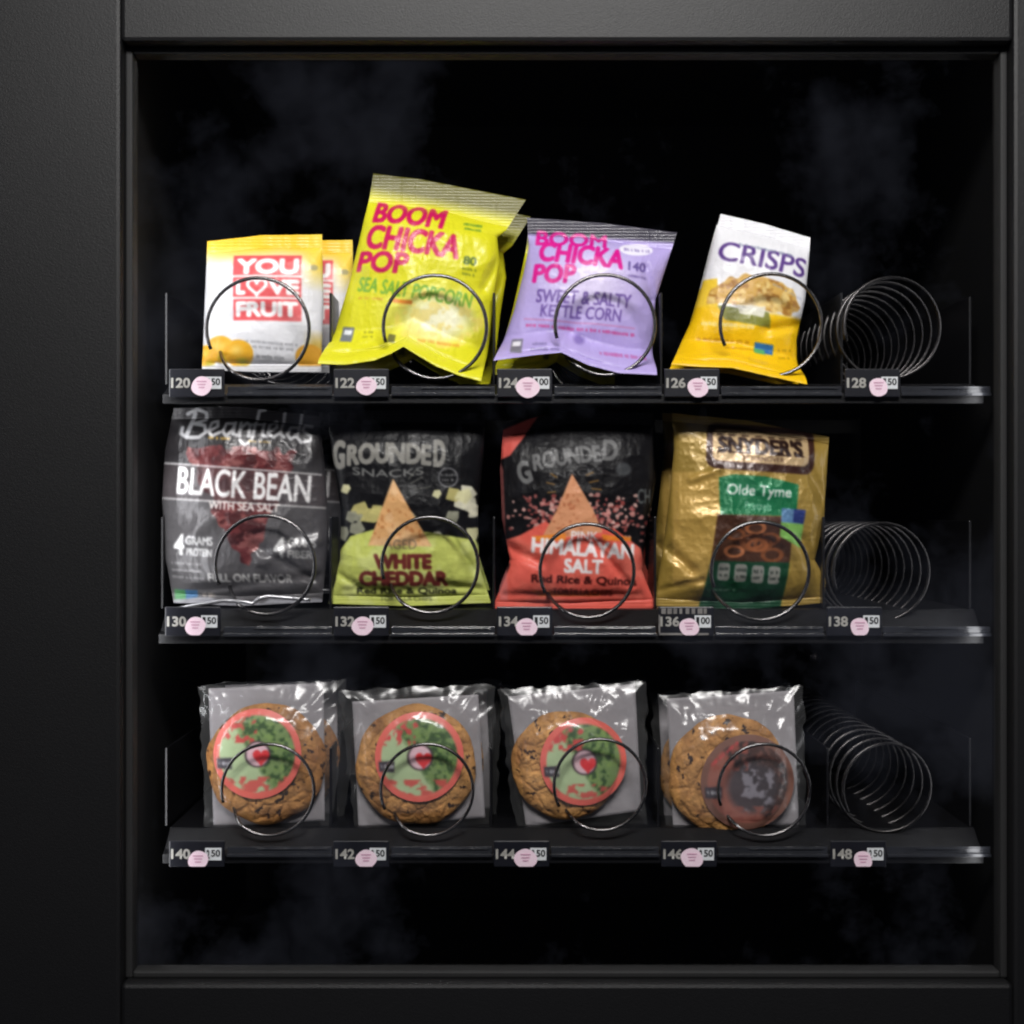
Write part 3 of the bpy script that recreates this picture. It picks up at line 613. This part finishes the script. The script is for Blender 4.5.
for ri, R in enumerate(ROWS):
    fz = Z(R['floor']); lz = Z(R['line'])
    org = (0, 0, fz)
    root = empty('tray', org, label=R['name'], cat='tray', group='trays of the vending machine')
    xl, xr = X(R['lanes'][0]-8), X(R['right']-8)
    loc = lambda z: z-fz
    MB().box(xl, xr, .024, .52, loc(fz)-.004, 0).build('tray_floor', M_TRAY, root)
    # front rail: sloping fascia, then a folded lower edge
    MB().prism_x([(.0235, 0), (.0235, -.003), (.001, loc(lz)-.011), (-.006, loc(lz)-.011), (-.006, loc(lz)-.002), (.002, loc(lz)+.001)], xl, xr).build('front_rail', M_TRAY, root, bevel=.0008)
    for li in range(5):
        x0 = R['lanes'][li]; x1 = (R['lanes']+[R['right']])[li+1]-2
        cxp, cyp, r = R['coils'][li]
        P = coil_mesh(cxp, cyp, r, li == 4, 200+random.uniform(-5, 8)); P = [(a, b, c_-fz) for a, b, c_ in P]
        MB().tube(P, .0019 if ri < 2 else .0017, 8).build('coil', M_DIMWIRE if li == 4 else M_WIRE, root, True)
        # lane divider
        s = 1.03; dz = .094 if ri != 2 else .08
        xd = X(x0-3)*s
        MB().box(xd-.0012, xd+.0012, .03, .5, .0002, dz).build('divider', M_DIV, root, bevel=.0005)
        # clear lip along the lane front
        w0 = X(x0+57); w1 = X(x1)
        lip = MB().box(w0, w1, -.0105, -.0065, loc(lz)-.0035, loc(lz)-.0005).box(w0+.03, w1-.004, -.0085, -.0065, loc(lz)+.0035, loc(lz)+.0047)
        lip.box(w0, w1, -.0069, -.0062, loc(lz)-.0005, loc(lz)+.006)
        lip.build('lip', M_LIP, root, bevel=.0006)
        # price label
        ly0, ly1 = R['lab']; grey = (ri == 1 and li == 3)
        yl = -.012
        lab = MB().box(X(x0), X(x0+55), yl, yl+.0022, loc(Z(ly1)), loc(Z(ly0))); lab.box(X(x0+2), X(x0+53), yl+.0022, -.0055, loc(Z(ly1))+.003, loc(Z(ly1))+.008)
        pl = lab.build('price_label', M_CARD, root, bevel=.0008)
        my = (ly0+ly1)/2
        if grey:
            for q in range(8):
                xx = x0+3+q*6; MB().box(X(xx), X(xx+random.uniform(2.5, 5)), yl-.0006, yl, loc(Z(ly0+7)), loc(Z(ly0+1.5))).build('printed_strip', M_CARDG, pl) if q == 0 else None
            sb = MB()
            for q in range(1, 8):
                xx = x0+3+q*6; sb.box(X(xx), X(xx+random.uniform(2.5, 5)), yl-.0006, yl, loc(Z(ly0+7)), loc(Z(ly0+1.5)))
            sb.box(X(x0+1), X(x0+50), yl-.0006, yl, loc(Z(ly1-1)), loc(Z(ly1-3))); sb.box(X(x0+.4), X(x0+1.8), yl-.0006, yl, loc(Z(ly1-3.2)), loc(Z(ly0+8)))
            sb.build('printed_strip', M_CARDG, pl)
        text_mesh('lane_number', R['nums'][li], x0+2, my-5, x0+21, my+5, yl-.0004, M_NUM, pl, org)
        cx0, cx1 = x0+36, x0+52
        cb = MB().box(X(cx0), X(cx1), yl-.0012, yl-.0002, loc(Z(my+6)), loc(Z(my-6))).build('price_chip', M_CHIP, pl)
        text_mesh('price_figure', '2' if ri == 2 else '1', cx0+1.5, my-4.5, cx0+4.5, my+4.5, yl-.0015, M_INK, pl, org, .04)
        text_mesh('price_figure', R['price'][li], cx0+6, my-4.5, cx0+15, my+2.5, yl-.0015, M_INK, pl, org, .03)
        sx, sy, sr = x0+31+random.uniform(-2, 2), (my+4 if ri == 0 else my+5)+random.uniform(-1, 1), random.uniform(9, 10.5)
        n = 28; V = [(X(sx), yl-.0022, loc(Z(sy)))]
        for q in range(n):
            a = 2*math.pi*q/n; yy = sy-sr*math.sin(a)
            if ri > 0: yy = min(yy, ly1-1)
            V.append((X(sx+sr*(1.06+.1*math.sin(a*2+li))*math.cos(a)), yl-.0022, loc(Z(yy))))
        st = mesh_obj('round_sticker', V, [(0, 1+q, 1+(q+1) % n) for q in range(n)], M_PINK, pl)
        for q in range(3): text_mesh('faint_print', '—'*3, sx-5+q, sy-5+q*3, sx+5-q, sy-4+q*3, yl-.0027, M_PRINT, st, (org[0], org[1], org[2]))
        st.modifiers.new('s', 'SOLIDIFY').thickness = .0004
    xd = xr-.002
    MB().box(xd-.0012, xd+.0012, .03, .5, .0002, .09).build('divider', M_DIV, root, bevel=.0005)

# ------------------------------------------------------------------ the machine round them
vm = empty('vending_machine', (0, 0, -.56), label='black cabinet of the vending machine with its glass window', cat='vending machine')
dz = .56
XL, XR, ZT, ZB = X(140), X(1000), Z(58), Z(968)
MB().box(XL-.02, XR+.02, .56, .58, -.54+dz, .54+dz).build('back_panel', M_IN, vm)
MB().box(XL-.02, XL, -.02, .559, -.54+dz, .54+dz).build('side_panel', M_IN, vm)
MB().box(XR, XR+.02, -.02, .559, -.54+dz, .54+dz).build('side_panel', M_IN, vm)
MB().box(XL-.02, XR+.02, -.02, .58, .541+dz, .56+dz).build('ceiling_panel', M_IN, vm)
MB().box(XL-.02, XR+.02, -.02, .58, -.56+dz, -.541+dz).build('floor_panel', M_IN, vm)
s = (D-.06)/D
fx0, fx1, fz0, fz1 = X(128)*s, X(1004)*s, Z(975)*s+dz, Z(50)*s+dz
fr = MB(); o_ = .62
fr.box(-o_, fx0, -.085, -.03, -.62+dz, .62+dz).box(fx1, o_, -.085, -.03, -.62+dz, .62+dz)
fr.box(fx0, fx1, -.085, -.03, fz1, .62+dz).box(fx0, fx1, -.085, -.03, -.62+dz, fz0)
fr.build('door_frame', M_BLACK, vm, bevel=.004)
g = MB(); w = .007
g.box(fx0, fx0+w, -.07, -.05, fz0, fz1).box(fx1-w, fx1, -.07, -.05, fz0, fz1).box(fx0+w, fx1-w, -.07, -.05, fz1-w, fz1).box(fx0+w, fx1-w, -.07, -.05, fz0, fz0+w)
g.build('gasket', M_GASKET, vm, bevel=.002)
MB().box(fx0+.003, fx1-.003, -.062, -.058, fz0+.003, fz1-.003).build('glass_pane', M_GLASS, vm)
# small metal domes on the back panel, added in place of lamp reflections
def add_glint(px, py, Y, m, r=.006):
    s = 1+Y/D; V = []; F = []; n = 16
    for j, (rr, yy) in enumerate(((r, 0), (r, -.002), (r*.75, -.004), (0.0001, -.0048))):
        for q in range(n): a = 2*math.pi*q/n; V.append((X(px)*s+rr*math.cos(a), Y+yy, Z(py)*s+rr*math.sin(a)+dz))
    for j in range(3):
        for q in range(n): F.append((j*n+q, j*n+(q+1) % n, (j+1)*n+(q+1) % n, (j+1)*n+q))
    mesh_obj('glint_dome', V, F, m, vm, True)
add_glint(233, 648, .556, M_BRASS, .008); add_glint(815, 657, .556, M_ZINC, .009)

# ------------------------------------------------------------------ light
def area(name, loc, rot, sx, sy, e, col=(1, .97, .93)):
    l = bpy.data.lights.new(name, 'AREA'); l.shape = 'RECTANGLE'; l.size = sx; l.size_y = sy; l.energy = e; l.color = col
    o = bpy.data.objects.new(name, l); COL.objects.link(o); o.location = loc; o.rotation_euler = [math.radians(a) for a in rot]; return o
area('light_strip', (.02, -.045, .50), (28, 0, 0), .80, .02, 22)
for sx_, xx_ in ((1, -.362), (-1, .466)):  # fill lights added behind the door frame to brighten the bags
    l = area('side_fill_light', (xx_, -.024, -.02), (0, 0, 0), .012, .84, .38 if sx_ > 0 else .2, (.96, .97, 1))
    l.rotation_euler = mathutils.Vector((-sx_*.62, -.45, 0)).to_track_quat('Z', 'Y').to_euler()
area('room_light', (.05, -1.5, 1.22), (54, 0, 0), 1.0, .3, 38.0, (1, .98, .96))
W_ = bpy.data.worlds.new('World'); SC.world = W_; W_.use_nodes = True; nt = W_.node_tree; bg = nt.nodes['Background']
tc = nt.nodes.new('ShaderNodeTexCoord'); n = nt.nodes.new('ShaderNodeTexNoise'); n.inputs['Scale'].default_value = 9; n.inputs['Detail'].default_value = 7; n.inputs['Roughness'].default_value = .62
rp = nt.nodes.new('ShaderNodeValToRGB'); rp.color_ramp.elements[0].position = .50; rp.color_ramp.elements[0].color = (.012, .013, .018, 1)
rp.color_ramp.elements[1].position = .68; rp.color_ramp.elements[1].color = (.42, .45, .60, 1)
nt.links.new(tc.outputs['Generated'], n.inputs['Vector']); nt.links.new(n.outputs['Fac'], rp.inputs[0]); nt.links.new(rp.outputs[0], bg.inputs[0]); bg.inputs[1].default_value = .30

# ------------------------------------------------------------------ camera
cam = bpy.data.cameras.new('Camera'); co = bpy.data.objects.new('Camera', cam); COL.objects.link(co); SC.camera = co
co.location = (0, -D, 0); co.rotation_euler = (math.pi/2, 0, 0); cam.sensor_width = 36; cam.lens = 36*D/1.024; cam.clip_start = .01; cam.clip_end = 50
SC.render.resolution_x = SC.render.resolution_y = 1024
SC.view_settings.view_transform = 'Standard'; SC.view_settings.look = 'None'; SC.view_settings.exposure = .28; SC.view_settings.gamma = 1
SC.cycles.filter_width = 2.2; SC.cycles.transparent_max_bounces = 16
